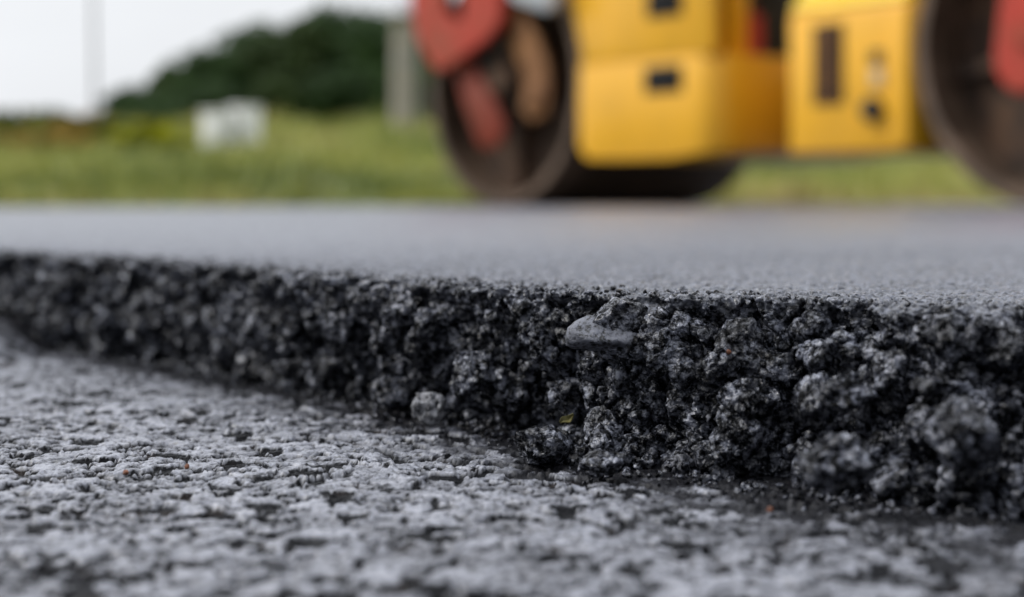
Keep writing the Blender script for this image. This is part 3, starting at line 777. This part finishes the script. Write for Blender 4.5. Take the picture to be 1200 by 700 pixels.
g = MB().box(2.025, 2.178, -.006, .002, .375, .695, .003).build('vent_grille', M['dark'], RB)  # near-black backing, shade behind the louvres painted in
m = MB()
for k in range(14): m.box(2.045, 2.155, -.012, -.004, .388+k*.0218, .396+k*.0218)
m.build('louvre', M['rustmetal'], g)
MB().box(2.318, 2.372, -.012, .001, .520, .575, .004).build('latch', M['black'], RB)
MB().box(2.318, 2.378, -.010, .001, .435, .505, .004).build('rating_plate', M['platem'], RB)
MB().lathe([(.001, -.05), (.035, -.05), (.045, -.035), (.045, .002), (.001, .002)], 2.335, .345, 24, False).build('filler_cap', M['black'], RB)
for o_ in list(RL.children):
    if not o_.name.startswith('drum') or o_.name.startswith('drum_frame'): o_.location.z += .032
# platform, seat, wheel, canopy (above the frame of the photo)
MB().box(1.52, 1.88, .10, BW-.10, 1.42, 1.46, .01).build('platform', M['black'], RL)
st = MB().box(1.10, 1.50, .45, .85, 1.52, 1.62, .03).build('seat', M['black'], RL)
MB().box(1.05, 1.14, .45, .85, 1.60, 2.0, .03).build('backrest', M['black'], st)
sc_ = MB().tube([(1.95, .65, 1.42), (1.82, .65, 1.80)], .035, 14).build('steering_column', M['black'], RL)
w_ = [(1.81+.05*math.cos(t), .65+.18*math.sin(t), 1.82+.17*math.cos(t)*.35) for t in np.linspace(0, 2*PI, 33)]
MB().tube(w_, .014, 8, caps=False).build('steering_wheel', M['black'], sc_)
cn = MB().box(.60, 2.45, .02, BW-.02, 2.62, 2.68, .02).build('canopy', M['yellow'], RL)
for (u, v) in ((.72, .10), (.72, BW-.10), (2.30, .22), (2.30, BW-.22)):
    MB().box(u-.03, u+.03, v-.03, v+.03, 1.40, 2.62, .006).build('canopy_post', M['black'], cn)

# ------------------------------------------------------------------ sky, sun, camera
sc = bpy.context.scene
w = bpy.data.worlds.new('World'); sc.world = w; w.use_nodes = True; nt_ = w.node_tree; L = nt_.links.new
bg = nt_.nodes['Background']
SUN_EL, SUN_AZ = 46, 272     # azimuth clockwise from +Y: from the left
sky = nt_.nodes.new('ShaderNodeTexSky'); sky.sky_type = 'NISHITA'; sky.sun_disc = False
sky.sun_elevation = math.radians(SUN_EL); sky.sun_rotation = math.radians(SUN_AZ)
tc = nt_.nodes.new('ShaderNodeTexCoord'); sep = nt_.nodes.new('ShaderNodeSeparateXYZ'); L(tc.outputs['Generated'], sep.inputs[0])
gr = nt_.nodes.new('ShaderNodeValToRGB'); e = gr.color_ramp.elements
e[0].position = 0.; e[0].color = (.325, .332, .35, 1); e[1].position = 1.; e[1].color = (1.12, 1.16, 1.25, 1)
x_ = e.new(.12); x_.color = (.39, .396, .408, 1)
L(sep.outputs['Z'], gr.inputs['Fac'])
nz = nt_.nodes.new('ShaderNodeTexNoise'); nz.inputs['Scale'].default_value = 2.6; nz.inputs['Detail'].default_value = 6
mp = nt_.nodes.new('ShaderNodeMapping'); mp.inputs['Scale'].default_value = (1, 1, 3.5); L(tc.outputs['Generated'], mp.inputs['Vector']); L(mp.outputs[0], nz.inputs['Vector'])
cr = nt_.nodes.new('ShaderNodeMapRange'); cr.inputs['From Min'].default_value = .3; cr.inputs['From Max'].default_value = .7; cr.inputs['To Min'].default_value = .9; cr.inputs['To Max'].default_value = 1.1
L(nz.outputs['Fac'], cr.inputs['Value'])
vm = nt_.nodes.new('ShaderNodeVectorMath'); vm.operation = 'SCALE'; L(gr.outputs['Color'], vm.inputs[0]); L(cr.outputs['Result'], vm.inputs['Scale'])
v2 = nt_.nodes.new('ShaderNodeVectorMath'); v2.operation = 'SCALE'; L(vm.outputs[0], v2.inputs[0])
bk = nt_.nodes.new('ShaderNodeMapRange'); L(sep.outputs['Y'], bk.inputs['Value'])      # unseen sky behind the camera dimmed, added to keep the broken face dark
for k_, q_ in zip(('From Min', 'From Max', 'To Min', 'To Max'), (-.8, .25, 8., 21.)): bk.inputs[k_].default_value = q_
L(bk.outputs['Result'], v2.inputs['Scale'])
mx = nt_.nodes.new('ShaderNodeMix'); mx.data_type = 'RGBA'; mx.inputs['Factor'].default_value = .93
L(sky.outputs['Color'], mx.inputs['A']); L(v2.outputs[0], mx.inputs['B']); L(mx.outputs['Result'], bg.inputs['Color'])
bg.inputs['Strength'].default_value = .10
sl = bpy.data.lights.new('sun', 'SUN'); sl.energy = 2.0; sl.angle = math.radians(16); sl.color = (1, .97, .92)
so = bpy.data.objects.new('sun', sl); C.objects.link(so)
az_, el = math.radians(SUN_AZ), math.radians(SUN_EL)
dv = Vector((math.sin(az_)*math.cos(el), math.cos(az_)*math.cos(el), math.sin(el)))
so.rotation_euler = dv.to_track_quat('Z', 'Y').to_euler()

cam = bpy.data.cameras.new('camera'); co = bpy.data.objects.new('camera', cam); C.objects.link(co); sc.camera = co
co.location = (0, 0, .0679); co.rotation_euler = (PI/2, 0, 0)
cam.lens = 60; cam.sensor_width = 36; cam.shift_y = -114/1200
cam.clip_start = .01; cam.clip_end = 2000
cam.dof.use_dof = True; cam.dof.focus_distance = .448; cam.dof.aperture_fstop = 60/6.7; cam.dof.aperture_blades = 0
sc.view_settings.view_transform = 'Standard'; sc.view_settings.look = 'None'; sc.view_settings.gamma = 1
sc.view_settings.exposure = .14
sc.cycles.use_denoising = True
sc.cycles.max_bounces = 6
print('verts', sum(len(o.data.vertices) for o in bpy.data.objects if o.type == 'MESH'))
